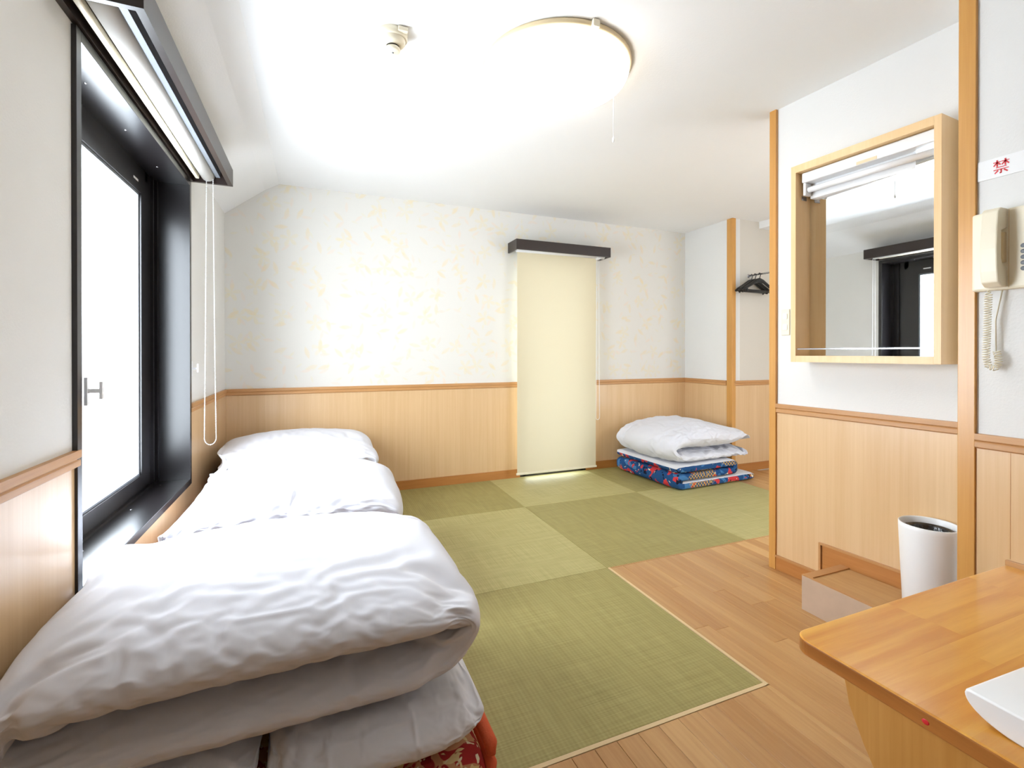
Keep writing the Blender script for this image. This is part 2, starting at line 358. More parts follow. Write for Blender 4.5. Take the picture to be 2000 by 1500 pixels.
# ---- walls
def wall_part(wall, name, a, b_, mat, bevel=0): return box(name, a, b_, mat, wall, bevel=bevel)
def rail_x(wall, x, y0, y1, sgn):     # chair rail on a wall facing +-x
    prof = [(0, RAIL+.008), (.016, RAIL+.008), (.016, RAIL-.012), (.011, RAIL-.017), (.014, RAIL-.021), (.014, RAIL-.036), (.004, RAIL-.042), (0, RAIL-.042)]
    return prism('chair_rail', prof, lambda a, z, t: (x+sgn*a, t, z), y0, y1, M['rail'], wall)
def rail_y(wall, y, x0, x1):
    prof = [(0, RAIL+.008), (.016, RAIL+.008), (.016, RAIL-.012), (.011, RAIL-.017), (.014, RAIL-.021), (.014, RAIL-.036), (.004, RAIL-.042), (0, RAIL-.042)]
    return prism('chair_rail', prof, lambda a, z, t: (t, y-a, z), x0, x1, M['rail'], wall)
V, F = boxes([((-.2, YB, -.1), (0, WN, 2.3)), ((-.2, WF, -.1), (0, D+.15, 2.3)), ((-.2, WN, -.1), (0, WF, WB-.03)), ((-.2, WN, WT), (0, WF, 2.3))])
wl = struct(mk('wall_left', V, F, M['wall']))
for (y0, y1, z1) in ((YB, WN, RAIL-.02), (WF, D, RAIL-.02), (WN, WF, WB-.032)):
    wall_part(wl, 'wainscot_panel', (0, y0, .0), (.005, y1, z1), M['panel'])
rail_x(wl, 0, YB, WN+.014, 1); rail_x(wl, 0, WF, D, 1)
struct(box('baseboard_left', (.0, YB, 0), (.012, D, .075), M['base']))
BX0, BX1, BZ1 = 2.38, 3.02, 2.0    # opening behind the blind
V, F = boxes([((-.2, D, -.1), (BX0, D+.15, H)), ((BX1, D, -.1), (XR+.1, D+.15, H)), ((BX0, D, -.1), (BX1, D+.15, .02)), ((BX0, D, BZ1), (BX1, D+.15, H))])
wb = struct(mk('wall_back', V, F, M['floral']))
for x0, x1 in ((0, BX0-.03), (BX1+.03, XR)):
    wall_part(wb, 'wainscot_panel', (x0, D-.005, 0), (x1, D, RAIL-.02), M['panel']); rail_y(wb, D, x0, x1)
V, F = boxes([((0, D-.014, 0), (BX0-.03, D, .075)), ((BX1+.03, D-.014, 0), (XR, D, .075))])
struct(mk('baseboard_back', V, F, M['base']))
wr = struct(box('wall_right', (XR, YA, -.1), (XR+.1, D+.15, H), M['wallwhite']))
wall_part(wr, 'wainscot_panel', (XR-.005, YA+.05, 0), (XR, D-.005, RAIL-.02), M['panel']); rail_x(wr, XR, YA+.06, D-.01, -1)
struct(box('baseboard_right', (XR-.014, YA+.06, 0), (XR, D-.014, .075), M['base']))
wa = struct(box('wall_alcove', (XR+.1, YA, -.1), (XE+.1, YA+.1, H), M['wallshade']))
wall_part(wa, 'wainscot_panel', (XR+.02, YA-.005, 0), (XE, YA, RAIL-.02), M['panel']); rail_y(wa, YA, XR+.02, XE)
struct(box('baseboard_alcove', (XR+.02, YA-.014, 0), (XE, YA, .075), M['base']))
struct(box('trim_1', (XR-.012, YA-.012, 0), (XR+.035, YA+.055, H), M['post'], bevel=.003), 'brown wooden corner post beside the hanger alcove')
struct(box('trim_2', (4.64, 2.1, 2.36), (XE, YA, H), M['ceil']), 'white boxed drop in the alcove ceiling')
struct(box('wall_passage', (XE, 1.0, -.1), (XE+.1, YA+.1, H), M['wallwhite']))
struct(box('wall_rear', (-.2, YB-.1, -.1), (XE, YB, H), M['wallwhite']))
# partition with the mirror
SP = .83
V = [pp(s, o, z) for z in (-.1, H) for (s, o) in ((0, -.1), (SP, -.1), (SP, 0), (0, 0))]
wp = struct(mk('wall_partition', V, BF, M['wallwhite']))
poly = [(.0, .0), (SP, .0), (SP, RAIL-.02), (0, RAIL-.02)]
prism('wainscot_panel', poly, lambda a, z, t: pp(a, t, z), 0, .005, M['panel'], wp)
prof = [(0, RAIL+.008), (.016, RAIL+.008), (.016, RAIL-.012), (.011, RAIL-.017), (.014, RAIL-.021), (.014, RAIL-.036), (.004, RAIL-.042), (0, RAIL-.042)]
prism('chair_rail', prof, lambda a, z, t: pp(t, a, z), 0.0, SP, M['rail'], wp)
prism('baseboard_partition', [(0, 0), (.262, 0), (.262, .11), (SP, .11), (SP, .222), (.242, .222), (.242, .075), (0, .075)], lambda a, z, t: pp(a, t, z), 0, .012, M['base'], bevel=.002)
struct(bpy.data.objects['baseboard_partition'])
prism('baseboard_bead', [(0, .067), (.237, .067), (.237, .214), (SP, .214), (SP, .224), (.227, .224), (.227, .077), (0, .077)], lambda a, z, t: pp(a, t, z), .005, .017, M['rail'], bpy.data.objects['baseboard_partition'])
struct(pbox('trim_3', -.034, .003, -.11, .016, 0, H, M['post'], bevel=.002), 'orange wooden post at the free end of the mirror partition')
# telephone wall in front of it, with the pillar at its edge
ph = struct(box('wall_telephone', (XPH, YB, -.1), (XPH+.3, .90, H), M['wallwhite']))
wall_part(ph, 'wainscot_panel', (XPH-.005, YB, 0), (XPH, .88, RAIL-.02), M['panel']); rail_x(ph, XPH, YB, .879, -1)
wall_part(ph, 'panel_joint', (XPH-.0056, .7925, .49), (XPH-.0044, .7935, RAIL-.042), M['base'])
wall_part(ph, 'ledge_strip', (XPH-.016, .2, .455), (XPH-.004, .802, .486), M['rail'], bevel=.002)
struct(box('trim_4', (XPH-.012, .879, 0), (XPH+.06, .926, H), M['post'], bevel=.002), 'tall orange wooden pillar between the mirror and the telephone')
# ---- window 1 (left)
w1 = sempty('window_1', (0, 2.3, WB), 'tall black framed window with frosted pane beside the white bedding')
CP = .012
V, F = boxes([((-.14, WN, WB-.03), (CP, WN+.03, WT)), ((-.14, WF-.03, WB-.03), (CP, WF, WT))])
mk('jamb', V[:8], BF, M['black'], w1, bevel=.001); mk('jamb', V[8:], BF, M['black'], w1, bevel=.001)
box('head_lining', (-.14, WN+.03, WT-.03), (CP, WF-.03, WT), M['black'], w1, bevel=.001)
box('sill', (-.14, WN+.03, WB-.032), (CP, WF-.03, WB), M['black'], w1, bevel=.002)
fr = mk('outer_frame', *boxes([((-.2, WN, WB-.03), (-.14, WN+.12, WT)), ((-.2, WF-.175, WB-.03), (-.14, WF, WT)), ((-.2, WN+.12, WB-.03), (-.14, WF-.14, WB+.034)), ((-.2, WN+.12, WT-.10), (-.14, WF-.14, WT)),
    ((-.14, WF-.10, WB), (-.128, WF-.085, WT-.03)), ((-.14, WF-.05, WB), (-.124, WF-.03, WT-.03)), ((-.14, WN+.03, WB), (-.128, WF-.03, WB+.012))]), M['black'], w1)
sash = mk('sash', *boxes([((-.17, WN+.10, .515), (-.132, WN+.16, 1.96)), ((-.17, 2.70, .515), (-.132, 2.795, 1.96)), ((-.17, WN+.16, .515), (-.132, 2.70, .575)), ((-.17, WN+.16, 1.885), (-.132, 2.70, 1.96))]), M['black'], w1)
mk('glazing_bead', *boxes([((-.168, 2.688, .575), (-.140, 2.70, 1.885)), ((-.168, WN+.16, .575), (-.140, 2.688, .585)), ((-.168, WN+.16, 1.873), (-.140, 2.688, 1.885))]), M['grey'], sash)
box('pane', (-.156, WN+.15, .57), (-.150, 2.70, 1.89), M['pane'], w1)
box('sticker', (-.1315, 2.60, 1.925), (-.131, 2.66, 1.935), M['white'], sash)
for (y, z) in ((1.95, WT), (2.3, WT), (2.7, WT)): lathe('screw', [(0, -.0315), (.004, -.0315), (.005, -.030)], (-.07, y, z), M['chrome'], w1, n=10)
for (y) in (2.0, 2.45, 2.85): lathe('screw', [(.005, .0003), (.004, .0012), (0, .0015)], (-.10, y, WB), M['chrome'], w1, n=10)
# ---- window 2 (behind the blind)
w2 = sempty('window_2', (2.7, D, .02), 'narrow full height window behind the cream roller blind')
mk('frame', *boxes([((BX0-.03, D-.006, .0), (BX0+.03, D+.1, BZ1+.03)), ((BX1-.03, D-.006, .0), (BX1+.03, D+.1, BZ1+.03)), ((BX0, D-.006, .0), (BX1, D+.1, .022)), ((BX0, D-.006, BZ1-.03), (BX1, D+.1, BZ1+.03))]), M['black'], w2)
box('pane', (BX0+.02, D+.06, .02), (BX1-.02, D+.066, BZ1-.02), M['pane'], w2)

# ================================================================ ROLLER BLINDS
def chain(name, pts, parent, pitch=.009, r=.0031):
    V, F = [], []; pts = [Vector(p) for p in pts]; carry = 0
    for a, b_ in zip(pts[:-1], pts[1:]):
        d = (b_-a).length; t = carry
        while t < d: sphere_into(V, F, a+(b_-a)*(t/d), r, 6, 4); t += pitch
        carry = t-d
    o = mk(name, V, F, M['white'], parent, smooth=True, recalc=False); o['kind'] = 'stuff'
    tb = tubev(pts, .0012, 5); mk('chain_string', tb[0], tb[1], M['white'], o, smooth=True)
    return o
def loop(c, wdir, half, ztop, zbot):
    """two strands and the bottom bend of a bead chain"""
    c = Vector(c); wdir = Vector(wdir); P = [c-wdir*half*.55+Vector((0, 0, ztop))]
    P.append(c-wdir*half*.8+Vector((0, 0, zbot+.5)))
    for k in range(13):
        a = math.pi*k/12; P.append(c-wdir*half*math.cos(a)+Vector((0, 0, zbot+half*1.3-half*1.3*math.sin(a))))
    P.append(c+wdir*half*.8+Vector((0, 0, zbot+.5))); P.append(c+wdir*half*.55+Vector((0, 0, ztop)))
    return P
BZ0, BZT = 2.05, 2.14
lb = empty('roller_blind', (0.1, 2.25, BZ0), 'rolled up white blind in a long dark housing above the left window', 'blind')
Y0, Y1 = 1.53, 2.985
hs = mk('housing', *boxes([((.178, Y0, BZ0), (.2, Y1, BZT)), ((0.0, Y0, BZ0), (.178, Y0+.018, BZT)), ((0.0, Y1-.018, BZ0), (.178, Y1, BZT)), ((0.0, Y0+.018, BZT-.012), (.178, Y1-.018, BZT)), ((0.0, Y0+.018, BZ0), (.018, Y1-.018, BZT-.012))]), M['brownbox'], lb)
tube('roller_tube', [(.088, Y0+.03, BZ0+.036), (.088, Y1-.03, BZ0+.036)], .032, M['roller'], lb, 28)
box('bottom_bar', (.036, Y0+.03, BZ0+.006), (.054, Y1-.05, BZ0+.03), M['cream'], lb, bevel=.004)
box('mounting_rail', (.125, Y0+.03, BZ0+.03), (.145, Y1-.03, BZT-.012), M['grey'], lb)
chain('bead_chain', loop((.097, 2.952, 0), (1, .0, 0), .027, BZ0+.03, .655), lb)
bb = empty('roller_blind', (2.7, D-.1, .05), 'cream roller blind pulled down to the floor on the back wall', 'blind')
X0, X1 = 2.235, 3.207
mk('housing', *boxes([((X0, D-.2, BZ0), (X1, D-.182, BZT)), ((X0, D-.182, BZ0), (X0+.015, D, BZT)), ((X1-.015, D-.182, BZ0), (X1, D, BZT)), ((X0+.015, D-.182, BZT-.012), (X1-.015, D, BZT))]), M['brownbox'], bb)
tube('roller_tube', [(X0+.03, D-.125, BZ0+.022), (X1-.03, D-.125, BZ0+.022)], .03, M['whitem'], bb, 24)
V, F = [], []
nx, nz = 24, 40
for j in range(nz+1):
    for i in range(nx+1):
        x = 2.28+(3.10-2.28)*i/nx; z = .062+(BZ0-.062)*j/nz
        V.append((x, D-.11+.004*math.sin(i/nx*3.1)*math.sin(j/nz*3.1)+.0025*math.sin(i*.9)*(1-j/nz), z))
for j in range(nz):
    for i in range(nx): a = j*(nx+1)+i; F.append((a, a+1, a+nx+2, a+nx+1))
mk('blind_cloth', V, F, M['blind'], bb, smooth=True)
box('bottom_bar', (2.272, D-.118, .047), (3.108, D-.102, .066), M['cream'], bb, bevel=.004)
box('chain_bracket', (3.092, D-.15, BZ0-.012), (3.135, D-.09, BZ0+.05), M['white'], bb, bevel=.004)
chain('bead_chain', loop((3.122, D-.11, 0), (1, 0, 0), .02, BZ0, .50), bb)
tag(mk('cord_cleat', *boxes([((.012, 1.700, .995), (.020, 1.716, 1.075)), ((.018, 1.704, 1.030), (.050, 1.712, 1.042)), ((.046, 1.703, 1.012), (.053, 1.713, 1.062))]), M['whitem']), 'small pale T shaped cord cleat on the near edge of the black window', 'cord cleat', 'cord cleats')
tag(mk('cord_cleat', *boxes([((.0, 2.985, 1.02), (.008, 3.001, 1.10)), ((.006, 2.989, 1.055), (.034, 2.997, 1.065)), ((.030, 2.988, 1.04), (.037, 2.998, 1.085))]), M['white']), 'small white cord cleat on the wall just past the far window edge', 'cord cleat', 'cord cleats')

# ================================================================ CEILING FITTINGS
lc = (1.62, 1.91, H)
cl = empty('ceiling_light', lc, 'round white glowing dome light on the ceiling', 'ceiling light')
lathe('base_ring', [(0, -.001), (.326, -.001), (.330, -.006), (.330, -.020), (.322, -.024), (0, -.024)], lc, M['beige'], cl)
prof = [(.30, -.027), (.314, -.030), (.320, -.044), (.312, -.062), (.28, -.082), (.22, -.102), (.14, -.116), (.06, -.122), (0.001, -.123)]
lathe('diffuser', prof, lc, M['lamp'], cl)
box('clip', (1.60, 1.566, H-.03), (1.63, 1.592, H-.002), M['cream'], cl, bevel=.003)
pc = tube('pull_cord', [(1.85, 1.80, H-.05), (1.85, 1.80, 2.105)], .0013, M['white'], cl, 6)
lathe('cord_knob', [(.001, .012), (.004, .008), (.0055, -.004), (.003, -.012), (.0005, -.013)], (1.85, 1.80, 2.098), M['white'], pc, n=12)
sd = (.905, 1.955, H)
sm = empty('smoke_detector', sd, 'cream round smoke detector on the white ceiling', 'smoke detector')
lathe('base', [(0, 0), (.058, 0), (.058, -.022), (.054, -.028), (0, -.028)], sd, M['cream'], sm)
lathe('head', [(.050, -.026), (.048, -.040), (.036, -.052), (.030, -.053), (.026, -.053)], sd, M['cream'], sm)
lathe('vent_gap', [(.025, -.050), (.025, -.060)], sd, M['rubber'], sm, n=32)
lathe('cap', [(.026, -.058), (.030, -.062), (.029, -.070), (.022, -.075), (0.001, -.076)], sd, M['cream'], sm)
lathe('indicator_light', [(.004, -.0755), (.004, -.078), (.0005, -.0785)], sd, M['grey'], sm, n=12)
box('bracket', (sd[0]+.012, sd[1]-.066, H-.02), (sd[0]+.05, sd[1]-.045, H-.003), M['cream'], sm, bevel=.002)

# ================================================================ MIRROR CABINET
mc = empty('mirror_cabinet', pp(.455, .0, 1.10), 'square maple framed mirror cabinet with a fluorescent tube inside', 'mirror')
S0, S1, Z0, Z1, OD = .161, .748, 1.10, 2.045, .13
t = .024
pbox('side_panel', S0, S0+t, 0.001, OD, Z0, Z1, M['maple'], mc, .001); pbox('side_panel', S1-t, S1, .001, OD, Z0, Z1, M['maple'], mc, .001)
pbox('top_panel', S0+t, S1-t, .001, OD, Z1-.034, Z1, M['maple'], mc); pbox('bottom_panel', S0+t, S1-t, .001, OD, Z0, Z0+.03, M['maple'], mc)
pbox('back_board', S0+t, S1-t, .001, .016, Z0+.03, Z1-.034, M['maple'], mc)
mk('mirror_glass', [pp(q, o, z) for z in (Z0+.03, Z1-.034) for (q, o) in ((S0+t, .017), (S1-t, .052), (S1-t, .056), (S0+t, .021))], BF, M['mirror'], mc)
fx = pbox('lamp_fixture', S0+t+.012, S1-t-.004, .03, .105, Z1-.085, Z1-.037, M['whitem'], mc, .006)
pbox('reflector', S0+t+.02, S1-t-.004, .022, .05, Z1-.155, Z1-.085, M['whitem'], fx, .002)
V, F = tubev([pp(S0+t+.03, .078, Z1-.118), pp(S1-t-.012, .078, Z1-.118)], .0135, 18); tb = mk('fluorescent_tube', V, F, M['tube'], fx, smooth=True)
for s in (S0+t+.016, S1-t-.014): pbox('tube_socket', s, s+.013, .055, .10, Z1-.145, Z1-.085, M['whitem'], fx, .003)
pbox('ballast_label', .44, .52, .106, .1065, Z1-.083, Z1-.07, M['beige'], fx)
pbox('hinge_plate', S0+t, S0+t+.002, .05, .085, 1.885, 1.905, M['chrome'], mc)
pbox('bottom_bar', S0+t, S1-t, .118, .122, Z0+.060, Z0+.065, M['chrome'], mc)
# light switch
sw = empty('light_switch', pp(.05, 0, 1.30), 'cream double light switch plate left of the mirror', 'light switch')
pbox('plate', .028, .072, .0, .008, 1.235, 1.37, M['cream'], sw, .003)
for z in (1.262, 1.318): pbox('rocker', .038, .062, .008, .012, z, z+.03, M['white'], sw, .002)

# ================================================================ TELEPHONE AND SIGN
tp = empty('telephone', (XPH, .75, 1.345), 'cream wall telephone with coiled handset cord', 'telephone')
box('body', (XPH-.03, .62, 1.345), (XPH, .882, 1.60), M['cream'], tp, bevel=.008)
hp = [(2.58, 1.365), (2.573, 1.40), (2.570, 1.47), (2.573, 1.54), (2.58, 1.588), (2.595, 1.60), (2.632, 1.60), (2.64, 1.592), (2.64, 1.548), (2.632, 1.538), (2.598, 1.528), (2.598, 1.51), (2.598, 1.44), (2.604, 1.425), (2.632, 1.415), (2.64, 1.405), (2.64, 1.362), (2.63, 1.352), (2.60, 1.352)]
h_ = prism('handset', hp, lambda a, z, tt: (a, tt, z), .793, .8365, M['cream'], tp, bevel=.004)
box('handset_cradle', (2.618, .795, 1.43), (2.632, .835, 1.525), M['beige'], tp, bevel=.002)
for j in range(5):
    for i in range(3):
        lathe_c = (XPH-.031, .755-.026*i, 1.475-.0175*j)
        V, F = [], []; sphere_into(V, F, (0, 0, 0), .0072, 10, 6)
        V = [(lathe_c[0]+v[0]*.4, lathe_c[1]+v[1], lathe_c[2]+v[2]) for v in V]
        mk('button', V, F, M['grey'], tp, smooth=True)
box('body_seam', (XPH-.0305, .788, 1.35), (XPH-.0295, .790, 1.595), M['beige'], tp)
pts = []
path = [Vector(p) for p in ((2.612, .83, 1.345), (2.614, .832, 1.30), (2.622, .838, 1.20), (2.626, .842, 1.13), (2.628, .836, 1.10), (2.632, .823, 1.095), (2.634, .814, 1.11), (2.636, .816, 1.135), (2.640, .822, 1.15))]
tl = [0]
for a, b_ in zip(path[:-1], path[1:]): tl.append(tl[-1]+(b_-a).length)
N = 900
for i in range(N+1):
    s = tl[-1]*i/N; k = max(j for j in range(len(path)-1) if tl[j] <= s+1e-9); f = (s-tl[k])/(tl[k+1]-tl[k]); p = path[k].lerp(path[k+1], f)
    tg = (path[k+1]-path[k]).normalized(); a1 = tg.cross(Vector((1, 0, 0))).normalized(); a2 = tg.cross(a1)
    r = .0085*min(1, i/40+.05); ang = 2*math.pi*s/.0078
    pts.append(p+a1*math.cos(ang)*r+a2*math.sin(ang)*r)
V, F = tubev(pts, .0016, 5); mk('coiled_cord', V, F, M['cream'], tp, smooth=True)
V, F = tubev([(2.641, .823, 1.15), (2.645, .826, 1.25), (2.645, .81, 1.345)], .002, 6); mk('plain_cord', V, F, M['cream'], tp, smooth=True)
sg = empty('sign', (XPH, .75, 1.71), 'white wall sign strip with a red Japanese character', 'sign')
box('board', (XPH-.004, .56, 1.712), (XPH, .878, 1.776), M['white'], sg, bevel=.0008)
# the character 禁 drawn stroke by stroke on a unit square (x right, y up)
ST = [[(.03, .86), (.47, .86)], [(.25, 1.0), (.25, .52)], [(.24, .84), (.05, .60)], [(.26, .84), (.45, .64)], [(.53, .86), (.97, .86)], [(.75, 1.0), (.75, .52)], [(.74, .84), (.55, .62)], [(.76, .84), (.96, .60)],
      [(.2, .45), (.8, .45)], [(.05, .28), (.95, .28)], [(.5, .28), (.5, .02), (.42, .0)], [(.3, .2), (.12, .03)], [(.68, .2), (.88, .03)]]
V, F = [], []
for st in ST:
    for (a, b_) in zip(st[:-1], st[1:]):
        a = Vector(a); b_ = Vector(b_); d = (b_-a).normalized(); n = Vector((-d.y, d.x)); wv = .035 if abs(d.y) < .1 else .055
        q = [a+n*wv-d*.02, b_+n*wv*.8+d*.02, b_-n*wv*.8+d*.02, a-n*wv-d*.02]
        k = len(V); V += [(XPH-.0047, .838-.040*p.x, 1.724+.042*p.y) for p in q]; F.append((k, k+1, k+2, k+3))
mk('lettering', V, F, M['red'], sg, recalc=False)

# ================================================================ STEP, BIN, TABLE
st = empty('wooden_step', (2.76, 1.2, 0), 'low wooden step box against the mirror wall under the bin', 'step')
mk('riser', *boxes([((2.622, .93, 0), (2.640, 1.47, .152))]), M['scuffed'], st, bevel=.002)
box('end_board', (2.640, 1.45, 0), (2.883, 1.47, .152), M['step'], st)
prism('tread', [(2.640, .93), (2.640, 1.45), (2.879, 1.45), (2.90, .97), (2.90, .93)], lambda a, y, tt: (a, y, tt), .13, .150, M['step'], st)
mk('edge_trim', *boxes([((2.622, .93, .152), (2.634, 1.47, .156)), ((2.634, 1.43, .150), (2.884, 1.47, .155))]), M['rail'], st)
bc = (2.795, 1.078, .151)
bn = empty('waste_bin', bc, 'tall white round waste bin with black liner on the step', 'waste bin')
def bprof(zs): return zs
lathe('body', [(0, 0), (.078, 0), (.080, .004), (.094, .32), (.094, .336), (.0915, .338), (.0895, .334), (.088, .29), (.075, .01), (0, .01)], bc, M['white'], bn, n=64)
lathe('liner', [(.0872, .31), (.074, .318), (.066, .308), (.064, .2), (.05, .05), (0.001, .045)], bc, M['liner'], bn, n=64)

TZ = .47; TX0, TY1 = 1.678, .803
tbm = empty('low_table', (2.2, .4, 0), 'varnished pine low table with a rounded corner by the telephone wall', 'table')
def rounded(x0, y1, x1, y0, r):
    P = [(x1, y0), (x1, y1)]
    for k in range(9): a = math.pi/2+math.pi/2*k/8; P.append((x0+r+r*math.cos(a), y1-r+r*math.sin(a)))
    P.append((x0, y0)); return P
# glued staves: joints and strips laid in the top
rt = random.Random(11)
y = TY1; row = 0
while y > -.35:
    yb = y-.085; x = TX0; first = True
    while x < XPH-.018:
        x2 = min(x+rt.uniform(.25, .5), XPH-.017)
        if XPH-.017-x2 < .12: x2 = XPH-.017
        if row == 0 and first: poly = rounded(x, y, x2, yb, .04)
        else: poly = [(x2, yb), (x2, y), (x, y), (x, yb)]
        o = prism('stave', poly, lambda a, q, tt: (a, q, tt), TZ-.036, TZ, M['table'], tbm)
        bm = bmesh.new(); bm.from_mesh(o.data)
        eg = [e for e in bm.edges if len(e.link_faces) == 2 and e.calc_face_angle(0) > .5 and (all(v.co.x+2.2 < TX0+.05 for v in e.verts) and row*2 >= 0 and all(abs(f.normal.y) < .9 or row == 0 for f in e.link_faces) or (row == 0 and all(v.co.y+.4 > TY1-.045 for v in e.verts))) and abs(e.verts[0].co.z-e.verts[1].co.z) < .01]
        bmesh.ops.bevel(bm, geom=eg, offset=.005, segments=3, affect='EDGES', profile=.5); bm.to_mesh(o.data); bm.free()
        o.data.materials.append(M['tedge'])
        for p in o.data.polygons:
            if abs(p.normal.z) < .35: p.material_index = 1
        x = x2; first = False
    y = yb; row += 1
far = [(.72, .434), (.712, .40), (.702, .35), (.672, .285), (.635, .22), (.615, .15), (.625, .08), (.665, .03), (.67, 0)]
lp = far+[(.44-a, z) for a, z in reversed(far)]
for x in (1.73, 2.5):
    lg = prism('leg', lp, lambda a, z, tt: (tt, a, z), x, x+.034, M['post'], tbm, bevel=.002)
V, F = [], []; sphere_into(V, F, (0, 0, 0), .006, 10, 6); mk('screw', [(1.73+v[0]*.4, .44+v[1], .405+v[2]) for v in V], F, M['chrome'], tbm, smooth=True)
V, F = [], []; sphere_into(V, F, (0, 0, 0), .007, 10, 6); mk('red_mark', [(TX0+v[0]*.2+.0005, .53+v[1], .45+v[2]*.8) for v in V], F, M['red'], tbm, smooth=True)
# white box on the table: flat top, sides curving in to a narrower foot
tr = empty('white_holder', (1.85, .36, TZ), 'smooth white plastic holder with a curved underside on the pine table', 'holder')
pr = [(.494, .521), (.500, .518), (.502, .512)]
for k in range(1, 13):
    a = math.pi/2*k/12; pr.append((.502-.085*(1-math.cos(a)), .512-.042*math.sin(a)))
n0 = len(pr)
pr += [(.66-a, z) for a, z in reversed(pr)]
rot = -.05
def trf(a, z, tt):
    dx, dy = tt-1.736, a-.5
    return (1.736+dx*math.cos(rot)-dy*math.sin(rot), .497+dx*math.sin(rot)+dy*math.cos(rot), z)
o = prism('shell', pr, trf, 1.736, 1.96, M['white'], tr)
bm = bmesh.new(); bm.from_mesh(o.data)
bmesh.ops.bevel(bm, geom=[e for e in bm.edges if e.calc_face_angle(0) > 1.2], offset=.004, segments=3, affect='EDGES', profile=.5); bm.to_mesh(o.data); bm.free()
for p in o.data.polygons: p.use_smooth = len(p.vertices) < 8

# ================================================================ HANGERS
rod = empty('hanger_rail', (4.5, YA, 1.888), 'thin metal rail sticking out of the alcove wall', 'rail')
tube('bar', [(4.50, YA, 1.888), (4.50, 2.85, 1.888)], .008, M['chrome'], rod, 14)
lathe('flange', [(.001, 0), (.018, 0), (.018, .004), (.008, .006)], (0, 0, 0), M['chrome'], rod, n=24)
fl = rod.children[-1]; fl.data.transform(Matrix.Translation(rod.location)); fl.data.transform(Matrix.Rotation(math.pi/2, 4, 'X')); fl.location = (0, 0, 0)
def hanger(yc, ang, label, dz=0):
    h = empty('clothes_hanger', (4.5, yc, 1.888+dz), label, 'hanger', 'black plastic hangers on the alcove rail')
    ca, sa = math.cos(ang), math.sin(ang)
    def T(x, y_, z): return (4.5+x*ca-y_*sa, yc+x*sa+y_*ca, 1.888+dz+z)
    hk = [T(.014*math.sin(a), 0, -.003+.014*math.cos(a)) for a in [math.radians(q) for q in range(-110, 121, 15)]]+[T(.004, 0, -.028), T(0, 0, -.06)]
    V, F = tubev(hk, .0035, 8); mk('hook', V, F, M['hanger'], h, smooth=True)
    arm = [(-.215, -.155), (-.19, -.138), (-.12, -.105), (-.05, -.068), (0, -.056), (.05, -.068), (.12, -.105), (.19, -.138), (.215, -.155)]
    V, F = [], []
    n = 12
    for (x, z) in arm:
        k = 1-abs(x)/.215; ry = .008+.010*(1-k); rz = .012+.010*k
        for q in range(n): a = 2*math.pi*q/n; V.append(T(x, ry*math.cos(a), z+rz*math.sin(a)))
    for i in range(len(arm)-1):
        for q in range(n): F.append((i*n+q, i*n+(q+1) % n, (i+1)*n+(q+1) % n, (i+1)*n+q))
    F += [tuple(range(n)), tuple(range((len(arm)-1)*n, len(arm)*n))]
    mk('shoulder', V, F, M['hanger'], h, smooth=True)
    V, F = tubev([T(-.19, 0, -.158), T(.19, 0, -.158)], .0075, 10); mk('trouser_bar', V, F, M['hanger'], h, smooth=True)
    for s in (-1, 1):
        V, F = tubev([T(s*.17, 0, -.14), T(s*.17, 0, -.175)], .008, 8); mk('bar_clip', V, F, M['hanger'], h, smooth=True)
hanger(3.365, .08, 'black plastic hanger nearest the alcove wall on the metal rail')
hanger(3.325, .06, 'black plastic hanger in the middle of the three on the rail', 0)
hanger(3.275, .05, 'black plastic hanger closest to the camera on the metal rail')

